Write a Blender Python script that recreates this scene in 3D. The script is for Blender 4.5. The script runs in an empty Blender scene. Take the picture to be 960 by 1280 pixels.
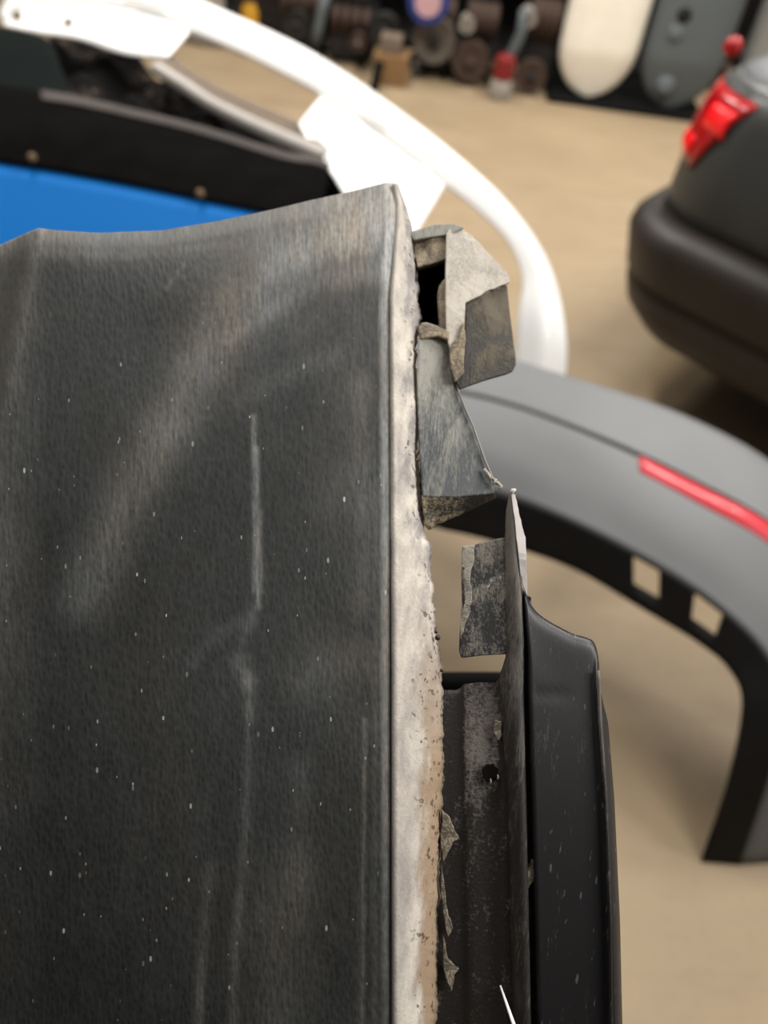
import bpy, bmesh, math, random
import numpy as np
from math import radians, cos, sin, pi
from mathutils import Vector, Matrix

# ------------------------------------------------------------------ camera
SC = bpy.context.scene
COL = SC.collection
FPX = 962.0
P0 = Vector((0, 0, 1.45))
TH, PH = radians(45), radians(8)
FW = Vector((0, cos(TH), -sin(TH)))
_R0 = Vector((1, 0, 0)); _U0 = Vector((0, sin(TH), cos(TH)))
RT = cos(PH) * _R0 + sin(PH) * _U0
UP = -sin(PH) * _R0 + cos(PH) * _U0
cd = bpy.data.cameras.new('camera'); cam = bpy.data.objects.new('camera', cd); COL.objects.link(cam)
cam.matrix_world = Matrix(((RT.x, UP.x, -FW.x, P0.x), (RT.y, UP.y, -FW.y, P0.y), (RT.z, UP.z, -FW.z, P0.z), (0, 0, 0, 1)))
cd.sensor_fit = 'AUTO'; cd.sensor_width = 36; cd.lens = FPX / 1280 * 36
cd.clip_start = 0.02; cd.clip_end = 60
cd.dof.use_dof = True; cd.dof.focus_distance = 0.272; cd.dof.aperture_fstop = cd.lens / 3.9
SC.camera = cam

# ------------------------------------------------------------------ world, lamps, exposure
w = bpy.data.worlds.new('world'); SC.world = w; w.use_nodes = True
w.node_tree.nodes['Background'].inputs[0].default_value = (1.0, 0.97, 0.93, 1)
w.node_tree.nodes['Background'].inputs[1].default_value = 0.27
def area(loc, target, sx, sy, power, col=(1, .97, .92)):
    l = bpy.data.lights.new('ceiling_or_fill_lamp', 'AREA'); l.shape = 'RECTANGLE'; l.size = sx; l.size_y = sy
    l.energy = power; l.color = col
    o = bpy.data.objects.new('ceiling_or_fill_lamp', l); COL.objects.link(o); o.location = loc
    o.rotation_euler = (Vector(target) - Vector(loc)).to_track_quat('-Z', 'Y').to_euler()
area((1.9, 2.6, 3.4), (1.9, 2.6, 0), 0.35, 1.5, 80)
area((1.7, 5.0, 3.4), (1.7, 5.0, 0), 0.35, 1.5, 48)
area((-1.1, 2.6, 3.4), (-1.1, 2.6, 0), 0.35, 1.5, 72)
area((-1.1, 5.0, 3.4), (-1.1, 5.0, 0), 0.35, 1.5, 42)
area((1.15, 0.25, 2.2), (0, 0.25, 1.25), 0.2, 1.2, 15)   # added low fill lamp, unseen, brightening the foreground bumper
SC.view_settings.view_transform = 'Standard'; SC.view_settings.look = 'None'
SC.view_settings.gamma = 1; SC.view_settings.use_curve_mapping = False
SC.view_settings.exposure = 0.62

# ------------------------------------------------------------------ helpers
random.seed(4)
def lin(r, g, b):
    f = lambda c: (c / 255 / 12.92) if c <= 10 else (((c / 255) + .055) / 1.055) ** 2.4
    return (f(r), f(g), f(b), 1)
def ray(x, y): return FW + RT * ((x - 480) / FPX) - UP * ((y - 640) / FPX)
def W(x, y, d): return P0 + ray(x, y) * d
def Wz(x, y, z=0.0):
    r = ray(x, y); return P0 + r * ((z - P0.z) / r.z)
def Wy(x, y, Y):
    r = ray(x, y); return P0 + r * ((Y - P0.y) / r.y)
def floor_depth(x, y): return -P0.z / ray(x, y).z

def cat(pts, t):
    """Catmull-Rom through pts at t in [0, len-1]"""
    n = len(pts); i = int(min(max(math.floor(t), 0), n - 2)); f = t - i
    p1, p2 = pts[i], pts[i + 1]
    p0 = pts[i - 1] if i > 0 else p1 * 2 - p2
    p3 = pts[i + 2] if i + 2 < n else p2 * 2 - p1
    return 0.5 * ((2 * p1) + (p2 - p0) * f + (2 * p0 - 5 * p1 + 4 * p2 - p3) * f * f + (3 * p1 - p0 - 3 * p2 + p3) * f ** 3)
def interp(tab, x):
    return float(np.interp(x, [a for a, b in tab], [b for a, b in tab]))

class MB:
    def __init__(s): s.v = []; s.f = []; s.uv = []
    def vert(s, p, uv=(0, 0)): s.v.append(Vector(p)); s.uv.append(uv); return len(s.v) - 1
    def grid(s, rows, uvs=None, skip=None, closed=False):
        base = len(s.v); nr = len(rows); nc = len(rows[0])
        for i, r in enumerate(rows):
            for j, p in enumerate(r): s.vert(p, uvs[i][j] if uvs else (j / max(1, nc - 1), i / max(1, nr - 1)))
        for i in range(nr - 1):
            for j in range(nc - 1 if not closed else nc):
                if skip and skip(i, j): continue
                k = (j + 1) % nc
                s.f.append((base + i * nc + j, base + i * nc + k, base + (i + 1) * nc + k, base + (i + 1) * nc + j))
        return base
    def box(s, c, size, rot=None):
        b = len(s.v); h = Vector(size) / 2
        for x in (-1, 1):
            for y in (-1, 1):
                for z in (-1, 1):
                    q = Vector((x * h.x, y * h.y, z * h.z))
                    if rot: q = rot @ q
                    s.vert(Vector(c) + q)
        for f in ((0, 1, 3, 2), (4, 6, 7, 5), (0, 4, 5, 1), (2, 3, 7, 6), (0, 2, 6, 4), (1, 5, 7, 3)): s.f.append(tuple(b + i for i in f))
    def lathe(s, c, axis, prof, n=28):
        """prof: list of (radius, height along axis)"""
        axis = Vector(axis).normalized(); q = Vector((0, 0, 1)).rotation_difference(axis)
        rows = []
        for r, h in prof:
            rows.append([Vector(c) + q @ Vector((r * cos(2 * pi * k / n), r * sin(2 * pi * k / n), h)) for k in range(n)])
        b = s.grid(rows, closed=True)
        for ring, idx in ((0, 0), (len(prof) - 1, 1)):
            f = [b + ring * n + k for k in range(n)]
            s.f.append(tuple(f[::-1] if idx == 0 else f))
    def tube(s, pts, rad, n=10):
        pts = [Vector(p) for p in pts]; rows = []
        for i, p in enumerate(pts):
            d = (pts[min(i + 1, len(pts) - 1)] - pts[max(i - 1, 0)]).normalized()
            a = d.orthogonal().normalized() if i == 0 else (a - d * a.dot(d)).normalized()
            b = d.cross(a); r = rad[i] if isinstance(rad, (list, tuple)) else rad
            rows.append([p + (a * cos(2 * pi * k / n) + b * sin(2 * pi * k / n)) * r for k in range(n)])
        g = s.grid(rows, closed=True)
        s.f.append(tuple(g + k for k in range(n))); m = g + (len(pts) - 1) * n
        s.f.append(tuple(m + k for k in reversed(range(n))))
    def plate(s, poly, thick):
        """poly: list of (px, py, depth); a plate of real thickness facing the viewer side, going back by thick"""
        n = len(poly); f = [s.vert(W(x, y, d), (x / 100, y / 100)) for x, y, d in poly]
        b = [s.vert(W(x, y, d) + FW * thick, (x / 100, y / 100)) for x, y, d in poly]
        s.f.append(tuple(f)); s.f.append(tuple(reversed(b)))
        for i in range(n): s.f.append((f[i], b[i], b[(i + 1) % n], f[(i + 1) % n]))
    def build(s, name, mat, parent=None, smooth=False, solid=0, bevel=0, subsurf=0, merge=0, offset=-1, face_cam=False, attr=None, angle=None):
        me = bpy.data.meshes.new(name); c = sum(s.v, Vector()) / len(s.v)
        if parent is None and not attr: c = Vector((c.x, c.y, min(v.z for v in s.v)))
        me.from_pydata([v - c for v in s.v], [], s.f)
        uvl = me.uv_layers.new(name='UVMap')
        li = np.zeros(len(me.loops), dtype=np.int32); me.loops.foreach_get('vertex_index', li)
        uvl.data.foreach_set('uv', np.array(s.uv, dtype=np.float32)[li].ravel())
        if attr is not None:
            for k, a in attr.items():
                at = me.attributes.new(k, 'FLOAT', 'POINT'); at.data.foreach_set('value', np.asarray(a, dtype=np.float32))
        bm = bmesh.new(); bm.from_mesh(me)
        if merge: bmesh.ops.remove_doubles(bm, verts=bm.verts, dist=merge)
        big = [f for f in bm.faces if len(f.verts) > 4 and len(f.verts) != 28]
        if big: bmesh.ops.triangulate(bm, faces=big)
        if solid:
            if face_cam:
                bm.normal_update(); sc = sum(((P0 - c) - f.calc_center_median()).normalized().dot(f.normal) * f.calc_area() for f in bm.faces)
                if sc < 0: bmesh.ops.reverse_faces(bm, faces=bm.faces)
        else: bmesh.ops.recalc_face_normals(bm, faces=bm.faces)
        bm.to_mesh(me); bm.free()
        if smooth: me.polygons.foreach_set('use_smooth', [True] * len(me.polygons))
        if angle: me.set_sharp_from_angle(angle=radians(angle))
        if mat: me.materials.append(mat)
        o = bpy.data.objects.new(name, me); COL.objects.link(o)
        if parent: o.parent = parent; o.location = c - wloc(parent)
        else: o.location = c
        if subsurf: m = o.modifiers.new('s', 'SUBSURF'); m.levels = m.render_levels = subsurf
        if solid: m = o.modifiers.new('t', 'SOLIDIFY'); m.thickness = solid; m.offset = offset
        if bevel:
            m = o.modifiers.new('b', 'BEVEL'); m.width = bevel; m.segments = 2; m.limit_method = 'ANGLE'; m.angle_limit = radians(35)
        return o
def wloc(o):
    p = Vector(o.location)
    while o.parent: o = o.parent; p += Vector(o.location)
    return p
def tag(o, label, cat_, group=None):
    o['label'] = label; o['category'] = cat_
    if group: o['group'] = group
    return o
def thing(name, loc, label, cat_, group=None):
    o = bpy.data.objects.new(name, None); COL.objects.link(o); o.location = loc; o.empty_display_size = .05
    return tag(o, label, cat_, group)

# ------------------------------------------------------------------ materials
class NT:
    def __init__(s, name):
        s.m = bpy.data.materials.new(name); s.m.use_nodes = True; s.t = s.m.node_tree; s.b = s.t.nodes['Principled BSDF']
    def n(s, typ, **k):
        x = s.t.nodes.new(typ)
        for a, b in k.items(): setattr(x, a, b)
        return x
    def l(s, a, b): s.t.links.new(a, b)
    def setin(s, sock, v):
        if hasattr(v, 'is_output'): s.l(v, sock)
        else: sock.default_value = v
    def math(s, op, a, b=0.0, clamp=False):
        x = s.n('ShaderNodeMath', operation=op, use_clamp=clamp); s.setin(x.inputs[0], a); s.setin(x.inputs[1], b); return x.outputs[0]
    def mapr(s, v, a, b, c=0.0, d=1.0):
        x = s.n('ShaderNodeMapRange'); s.setin(x.inputs[0], v)
        for i, q in enumerate((a, b, c, d)): x.inputs[1 + i].default_value = q
        return x.outputs[0]
    def mix(s, f, a, b):
        x = s.n('ShaderNodeMix', data_type='RGBA'); s.setin(x.inputs[0], f); s.setin(x.inputs[6], a); s.setin(x.inputs[7], b); return x.outputs[2]
    def coord(s, which='Object', scale=(1, 1, 1)):
        t = s.n('ShaderNodeTexCoord'); m = s.n('ShaderNodeMapping'); m.inputs['Scale'].default_value = scale
        s.l(t.outputs[which], m.inputs[0]); return m.outputs[0]
    def noise(s, vec, scale, detail=4, rough=.6):
        x = s.n('ShaderNodeTexNoise'); s.l(vec, x.inputs['Vector']); x.inputs['Scale'].default_value = scale
        x.inputs['Detail'].default_value = detail; x.inputs['Roughness'].default_value = rough; return x.outputs['Fac']
    def bump(s, h, strength, dist=.001):
        x = s.n('ShaderNodeBump'); x.inputs['Strength'].default_value = strength; x.inputs['Distance'].default_value = dist
        s.l(h, x.inputs['Height']); s.l(x.outputs[0], s.b.inputs['Normal'])
    def base(s, c): s.setin(s.b.inputs['Base Color'], c)
    def set(s, **k):
        for a, b in k.items(): s.setin(s.b.inputs[a.replace('_', ' ')], b)
def simple(name, col, rough=.5, metal=0, coat=0, var=.25, scale=6, spec=.5):
    n = NT(name); v = n.noise(n.coord(), scale, 5)
    c2 = tuple(x * (1 - var) for x in col[:3]) + (1,); c1 = tuple(min(1, x * (1 + var)) for x in col[:3]) + (1,)
    n.base(n.mix(n.mapr(v, .3, .7), c2, c1)); n.set(Roughness=rough, Metallic=metal, Coat_Weight=coat)
    n.b.inputs['Specular IOR Level'].default_value = spec
    return n.m
def dirty(name, base, dust, lo, hi, scale, rough=.55, spec=.5, speck=None, stretch=(1, 1, 1), bump=.4, fine=900, dust2=None, bias=None):
    """plastic with dried mud / dust in noise patches; lo..hi sets how much is covered"""
    n = NT(name); co = n.coord('Object', stretch)
    a = n.noise(co, scale, 7, .68); b = n.noise(co, fine, 3, .7)
    k = n.math('ADD', a, n.mapr(b, .3, .7, -.12, .12))
    if bias:
        u_ = n.n('ShaderNodeUVMap'); sx = n.n('ShaderNodeSeparateXYZ'); n.l(u_.outputs[0], sx.inputs[0])
        for ax, a0, a1, am in bias: k = n.math('ADD', k, n.mapr(sx.outputs[ax], a0, a1, 0, am))
    m = n.mapr(k, lo, hi)
    d = dust if dust2 is None else n.mix(n.mapr(n.noise(co, scale * 1.7, 4), .4, .6), dust, dust2)
    c = n.mix(m, base, d)
    if speck:
        sp = n.mapr(n.noise(co, fine * .45, 2, .5), .68, .74); c = n.mix(sp, c, speck)
    n.base(c); n.l(n.mapr(m, 0, 1, rough, .92), n.b.inputs['Roughness'])
    n.bump(n.math('ADD', n.math('MULTIPLY', b, .6), m), bump, .0006); n.b.inputs['Specular IOR Level'].default_value = spec
    return n.m

M = {}
def floor_mat():
    n = NT('concrete_floor'); co = n.coord('Object')
    a = n.noise(co, 1.3, 5, .6); b = n.noise(n.coord('Object', (1, 3, 1)), 2.6, 6, .65); c = n.noise(co, 60, 3)
    col = n.mix(n.mapr(a, .35, .65), lin(142, 122, 95), lin(154, 135, 107))
    col = n.mix(n.mapr(b, .5, .72, 0, .55), col, lin(128, 108, 84))
    col = n.mix(n.mapr(c, .55, .8, 0, .3), col, lin(106, 90, 72))
    n.base(col); n.set(Roughness=.62); n.bump(c, .15, .002); return n.m
M['floor'] = floor_mat()
M['wall'] = simple('dark_wall', lin(26, 21, 18), .95, scale=3)
M['white'] = simple('white_primer', (.9, .89, .87, 1), .35, coat=.3, var=.02)
M['lip'] = simple('grey_white_lip', lin(150, 144, 138), .7, var=.2, scale=5)  # greyer than the white shell
M['blue'] = simple('blue_paint', lin(0, 98, 172), .7, var=.04, scale=3, spec=.15)
M['black'] = simple('black_plastic', lin(20, 18, 17), .65, var=.3, scale=14, spec=.22)
M['black_matte'] = simple('black_rubber', lin(6, 6, 5), .9, spec=.2)
M['trim'] = simple('dull_black_trim', lin(12, 11, 10), 1.0, var=.3, scale=14, spec=0.02)
M['grey_paint'] = simple('grey_paint', lin(104, 105, 106), .58, metal=.15, var=.05)
M['silver'] = simple('silver_paint', lin(150, 150, 146), .35, metal=.3, coat=.5, var=.05)
M['car_paint'] = simple('dark_car_paint', lin(62, 62, 60), .42, metal=.2, var=.08)
M['car_bumper'] = simple('dark_car_bumper', lin(46, 40, 36), .5, var=.12, spec=.4)
M['boot'] = simple('boot_lid_reflection_grey', lin(100, 100, 103), .6, var=.05)  # paler than the car paint: reflected light put into the lid's colour
def red_mat(name, col, rough):
    n = NT(name); n.base(col); n.set(Roughness=rough, Coat_Weight=.1); return n.m
M['red'] = red_mat('red_reflector', lin(190, 6, 34), .5)
M['lamp_red'] = red_mat('tail_lamp_red', lin(165, 10, 16), .25)
M['lamp_bright'] = red_mat('tail_lamp_bright', lin(255, 25, 30), .25)
M['rim'] = simple('metal_rim', lin(120, 118, 112), .4, metal=.8)
M['wood'] = simple('tan_wood', lin(128, 96, 60), .8, var=.15, scale=20)
M['steel'] = simple('oily_steel', lin(88, 80, 72), .6, var=.3, scale=20)
M['dark_steel'] = simple('oily_cast_iron', lin(22, 18, 15), .7, var=.4, scale=15)
M['rust'] = simple('rusty_steel', lin(62, 44, 34), .8, var=.25, scale=30)
M['green'] = simple('dark_green_plastic', lin(14, 26, 23), .6, var=.1)
M['yellow'] = simple('yellow_plastic', lin(180, 130, 10), .6, var=.05)
M['cream'] = simple('cream_plastic', lin(236, 228, 212), .6, var=.05, scale=8)
M['slate'] = simple('slate_grey_paint', lin(84, 90, 92), .6, var=.06)
M['pale'] = simple('pale_plastic', lin(140, 132, 122), .7, var=.08)
M['blue_cap'] = simple('blue_cap', lin(36, 54, 120), .6, var=.05)
M['pink'] = simple('pink_white_label', lin(190, 150, 155), .7, var=.05)
M['red_cap'] = simple('red_cap', lin(120, 22, 22), .6, var=.05)
M['brown'] = simple('dark_brown_crate', lin(34, 25, 19), .85, var=.2)
M['taupe'] = simple('taupe_plastic', lin(110, 96, 82), .8, var=.2, scale=18)  # grey-brown of the grille insert and the upper block
M['clip'] = simple('brass_clip', lin(112, 90, 60), .7, var=.2, scale=60)

# ------------------------------------------------------------------ setting
def struct(o): o['kind'] = 'structure'; return o
mb = MB(); mb.grid([[Vector((x, y, 0)) for x in np.linspace(-7, 7, 15)] for y in np.linspace(-4, 6.6, 12)])
struct(mb.build('floor', M['floor']))
mb = MB(); mb.box((0, 6.65, 1.6), (14, .1, 3.2)); struct(mb.build('wall_back', M['wall']))
mb = MB(); mb.box((0, -1.3, 1.6), (14, .1, 3.2)); struct(mb.build('shade_wall_front', M['wall']))  # unseen dark wall behind the camera, added to cut ambient light on the floor

# ------------------------------------------------------------------ generic surface patch from long curves
def patch(curves, s_list, t_list, skip=None, uv=None):
    cp = [[Vector(p) for p in c] for c in curves]
    rows = []
    for t in t_list:
        rows.append([cat([cat(c, s) for c in cp], t) for s in s_list])
    return rows
def rng(a, b, n): return [a + (b - a) * i / (n - 1) for i in range(n)]

# ------------------------------------------------------------------ silver grey bumper standing as an arch
def C(l): return [W(*p) if len(p) == 3 else Wz(p[0], p[1], 0) for p in l]
def LEG(c): return [Vector((c[0].x - .10, c[0].y, 0)), c[0] + Vector((-.045, 0, -.02))] + c[1:]
gA = LEG(C([(480, 419, 1.730), (560, 430, 1.66), (640, 449, 1.63), (720, 473, 1.60), (800, 498, 1.58), (880, 530, 1.55), (960, 575, 1.52), (1040, 650, 1.48), (1110, 800, 1.47), (1130, 1060)]))
gA2 = LEG(C([(480, 430, 1.705), (560, 441, 1.635), (640, 460, 1.605), (720, 484, 1.575), (800, 510, 1.555), (880, 543, 1.525), (960, 589, 1.495), (1037, 663, 1.46), (1105, 812, 1.45), (1122, 1061)]))
gB = LEG(C([(480, 466, 1.630), (560, 488, 1.56), (640, 507, 1.53), (720, 536, 1.50), (800, 571, 1.48), (880, 611, 1.46), (960, 655, 1.43), (1035, 725, 1.41), (1085, 850, 1.42), (1090, 1065)]))
gB2 = LEG(C([(480, 529, 1.580), (560, 547, 1.51), (640, 567, 1.48), (720, 597, 1.455), (800, 634, 1.43), (880, 678, 1.41), (957, 732, 1.39), (1017, 800, 1.375), (1050, 900, 1.40), (1045, 1072)]))
gC = LEG(C([(480, 579, 1.560), (560, 602, 1.49), (640, 622, 1.46), (720, 654, 1.43), (800, 695, 1.41), (880, 745, 1.39), (950, 808, 1.37), (978, 870, 1.365), (965, 960, 1.39), (925, 1082)]))
gD = LEG(C([(480, 644, 1.580), (560, 664, 1.515), (640, 684, 1.485), (720, 713, 1.455), (800, 760, 1.435), (870, 802, 1.415), (912, 838, 1.395), (927, 885, 1.39), (907, 985, 1.42), (876, 1078)]))
bump_g = thing('bumper_cover', Wz(700, 900, 0), 'silver grey bumper cover with a red reflector strip, standing on its end', 'bumper cover', 'loose bumper covers')
S = rng(0, 10, 81)
mb = MB(); mb.grid(patch([gA, gA2, gB, gB2, gC], S, rng(0, 4, 33)))
mb.build('painted_shell', M['grey_paint'], bump_g, smooth=True, solid=.004, face_cam=True)
# black valance with two square holes
def s_at(curve_pts, px):
    return px
hs = [(4.90, 5.30), (5.86, 6.32)]
S2 = sorted(set(rng(0, 10, 61) + [a for h in hs for a in h]))
T2 = [0, .08, .3, .45, .60, .85, 1.0]
def skipv(i, j):
    s0, s1 = S2[j], S2[j + 1]
    return any(s0 >= a - 1e-6 and s1 <= b + 1e-6 for a, b in hs) and 1 <= i <= 3
mb = MB(); mb.grid(patch([gC, gD], S2, T2), skip=skipv)
mb.build('valance', M['black'], bump_g, smooth=True, solid=.004, face_cam=True)
# groove line and reflector strip
def offset_strip(c1, c2, sl, ta, tb, lift):
    rows = patch([c1, c2], sl, rng(ta, tb, 5)); out = []
    for i, r in enumerate(rows):
        q = (i / 4 - .5) * 2; out.append([p + (P0 - p).normalized() * lift * (1 - .7 * q * q) for p in r])
    return out
mb = MB(); mb.grid(offset_strip(gB, gB2, rng(5.0, 8.4, 40), -.02, .34, .006))
o = mb.build('reflector', M['red'], bump_g, smooth=True, solid=.003, face_cam=True); o['label'] = 'long red reflector strip'
mb = MB(); mb.grid(offset_strip(gB, gA2, rng(0, 10, 80), -.02, .09, .002))
mb.build('seam', M['black'], bump_g, smooth=True, solid=.001, face_cam=True)

# ------------------------------------------------------------------ white bumper with openings
def wd(x): return 2.15 - .45 * x / 700
def CW(l, off): return [W(x, y, wd(x) + off + (e[0] if e else 0)) for x, y, *e in l]
T_ = [(2, 24), (12, -6), (60, -32), (130, -38), (205, -22), (258, 3), (330, 35), (385, 62), (440, 96), (490, 131), (540, 168), (590, 210), (634, 252), (672, 302), (696, 355), (708, 425), (704, 500, .03), (690, 640, .08)]
E_ = [(4, 27), (25, 12), (70, 5), (130, 8), (195, 22), (237, 39), (300, 66), (350, 91), (402, 119), (450, 152), (500, 190), (556, 231), (600, 266), (636, 304), (653, 348), (647, 400), (643, 500, .03), (640, 640, .08)]
L_ = [(5, 30), (22, 35), (50, 41), (100, 49), (155, 67), (208, 72)]
wT, wE, wL = CW(T_, .05), CW(E_, 0), CW(L_, -.05)
white = thing('bumper_cover', Vector((-.2, 1.9, .55)), 'bright white bumper cover with two large openings, lying behind the black one', 'bumper cover', 'loose bumper covers')
mid = [(a + b) / 2 + Vector((0, -.01, .02)) for a, b in zip(wT, wE)]
mb = MB(); mb.grid(patch([wT, mid, wE], rng(0, 17, 120), rng(0, 2, 13)))
mb.grid(patch([wE[:6], [(a + b) / 2 for a, b in zip(wE[:6], wL)], wL], rng(0, 5, 50), rng(0, 2, 9)))
midE = wE[8:12]
midL = CW([(374, 154), (408, 190), (452, 230), (522, 288)], -.07)
mb.grid(patch([midE, midL], rng(0, 3, 30), rng(0, 1, 9)))
lowE = CW([(374, 154), (408, 190), (452, 230), (522, 288), (560, 330), (600, 400), (625, 470)], -.07)
lowL = CW([(400, 200), (420, 222), (465, 300), (515, 345), (545, 385), (575, 440), (600, 500)], -.10)
mb.grid(patch([lowE, lowL], rng(0, 3, 30), rng(0, 1, 6)))
mb.build('shell', M['white'], white, smooth=True, solid=.005, face_cam=True, merge=.0005)
lu = CW([(196, 76), (235, 100), (272, 124), (335, 154), (412, 186)], -.09); ll = CW([(188, 90), (226, 115), (262, 138), (326, 170), (402, 204)], -.10)
mb = MB(); mb.grid(patch([lu, [(a + b) / 2 + Vector((0, -.01, .008)) for a, b in zip(lu, ll)], ll], rng(0, 4, 40), rng(0, 2, 9)))
mb.build('lower_lip', M['lip'], white, smooth=True, solid=.005, face_cam=True)
ob = CW([(213, 68), (245, 92), (292, 118), (340, 138), (378, 156)], -.02)
mb = MB(); mb.grid(patch([ob, lu], rng(0, 4, 40), [-.02, .42]) ); mb.grid(patch([ob, lu], rng(0, 4, 40), [.58, .98]))
mb.build('grille_insert', M['taupe'], white, smooth=True, solid=.004, face_cam=True)
for a, b in [((155, 0), (206, 16)), ((452, 146), (482, 165))]:
    p, q = W(*a, wd(a[0]) - .0), W(*b, wd(b[0]) - .0)
    mb = MB(); mb.tube([p + (P0 - p).normalized() * .014, (p + q) / 2 + (P0 - p).normalized() * .022, q + (P0 - q).normalized() * .014], [.002, .003, .002]); mb.build('slot', M['pale'], white, smooth=True)
for (x, y) in [(21, 19), (86, 29)]:
    p = W(x, y, wd(x) - .035); mb = MB(); mb.lathe(p, P0 - p, [(.012, -.012), (.012, .004), (.005, .006)], 14); o = mb.build('clip_hole', M['clip'], white, smooth=True, angle=40)

# ------------------------------------------------------------------ blue and black bumper
K0 = C([(-160, 82, 1.62), (0, 106, 1.62), (80, 118, 1.62), (170, 138, 1.63), (260, 161, 1.63), (350, 189, 1.63), (395, 198, 1.63), (412, 206, 1.64)])
K1 = C([(-160, 96, 1.54), (0, 120, 1.55), (80, 130, 1.55), (170, 149, 1.56), (260, 171, 1.56), (350, 199, 1.56), (395, 207, 1.56), (411, 214, 1.59)])
K2 = C([(-160, 130, 1.44), (0, 156, 1.45), (80, 168, 1.45), (170, 186, 1.46), (260, 206, 1.46), (350, 230, 1.46), (390, 240, 1.46), (405, 246, 1.50)])
K3 = C([(-160, 172, 1.40), (0, 201, 1.40), (80, 214, 1.40), (170, 231, 1.40), (260, 250, 1.40), (350, 268, 1.40), (380, 274, 1.40), (392, 278, 1.42)])
K4 = C([(-170, 300, 1.36), (-5, 340, 1.36), (80, 360, 1.36), (170, 375, 1.36), (260, 390, 1.36), (350, 405, 1.36), (370, 408, 1.36), (378, 410, 1.38)])
K5 = [Vector((p.x * 1.0, p.y + .0, 0)) for p in K4]
blue = thing('bumper_cover', Vector((-.5, 1.2, 0)), 'bright blue bumper cover with black plastic upper trim', 'bumper cover', 'loose bumper covers')
mb = MB(); mb.grid(patch([K0, K1], rng(1.6, 7, 50), rng(.1, 1, 5)))
mb.build('ledge', simple('grey_black_ledge', lin(62, 56, 53), .8, var=.3, scale=8, spec=.2), blue, smooth=True, solid=.004, face_cam=True, offset=1)  # greyer strip along the top of the black trim
mb = MB(); mb.grid(patch([K0, K1, K2, K3], rng(0, 7, 50), rng(0, 3, 22)))
mb.build('black_trim', M['trim'], blue, smooth=True, solid=.004, face_cam=True)
mb = MB(); K3b = [p + Vector((0, .006, -.003)) for p in K3]
mb.grid(patch([K3b, K4], rng(0, 7, 50), rng(0, 1, 8))); mb.grid([K4, [(a + b) / 2 for a, b in zip(K4, K5)], K5])
mb.build('painted_panel', M['blue'], blue, smooth=True, solid=.004, face_cam=True, merge=.0005)
for x, y in ((40, 197), (250, 242)):
    p = W(x, y, 1.397); mb = MB(); mb.lathe(p, (P0 - p), [(.007, -.006), (.008, .003), (.005, .006), (.002, .007)], 14); mb.build('clip', M['clip'], blue, smooth=True, angle=40)

# dark liner and undertray under the white bumper
mb = MB()
l0 = C([(-60, 25, 1.98), (0, 33, 1.95), (50, 44, 1.92), (66, 55, 1.90)]); l1 = C([(-60, 90, 1.80), (0, 92, 1.78), (55, 95, 1.77), (82, 100, 1.76)]); l2 = C([(-60, 150, 1.70), (0, 140, 1.69), (55, 132, 1.68), (92, 128, 1.68)])
l3 = [Vector((p.x, p.y + .05, 0)) for p in l2]
mb.grid(patch([l0, l1, l2], rng(0, 3, 24), rng(0, 2, 20))); mb.grid([l2, l3])
liner = mb.build('wheel_arch_liner', simple('greenish_black_plastic', lin(14, 19, 18), .9, var=.15, spec=.05), None, smooth=True, solid=.004, face_cam=True, merge=.0005)
tag(liner, 'greenish black plastic arch liner beside the blue bumper, below the white one', 'arch liner')
mb = MB(); random.seed(7)
u0 = C([(60, 40, 2.35), (140, 62, 2.3), (205, 95, 2.25), (290, 150, 2.2), (380, 190, 2.15), (440, 215, 2.1)]); u1 = C([(70, 90, 2.05), (140, 102, 2.05), (205, 125, 2.03), (280, 160, 2.0), (370, 200, 1.98), (480, 225, 1.95)])
u2 = C([(70, 150, 1.88), (140, 160, 1.88), (205, 172, 1.87), (280, 200, 1.86), (370, 230, 1.85), (480, 260, 1.84)])
rows = patch([u0, u1, u2], rng(0, 5, 50), rng(0, 2, 24))
for i, r in enumerate(rows):
    for j, p in enumerate(r): p.z += .022 * sin(j * .55 + i * .35) + .016 * sin(j * .23 - i * .8)
mb.grid(rows); mb.grid([rows[-1], [Vector((p.x, p.y, 0)) for p in rows[-1]]])
ut = mb.build('engine_undertray', dirty('dusty_black_undertray', lin(9, 8, 8), lin(92, 80, 72), .56, .70, 7, fine=60, bump=.1, rough=.9, spec=.08), None, smooth=True, solid=.004, face_cam=True, merge=.0005)
tag(ut, 'crumpled dusty black undertray lying under the white bumper', 'undertray')

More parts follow.
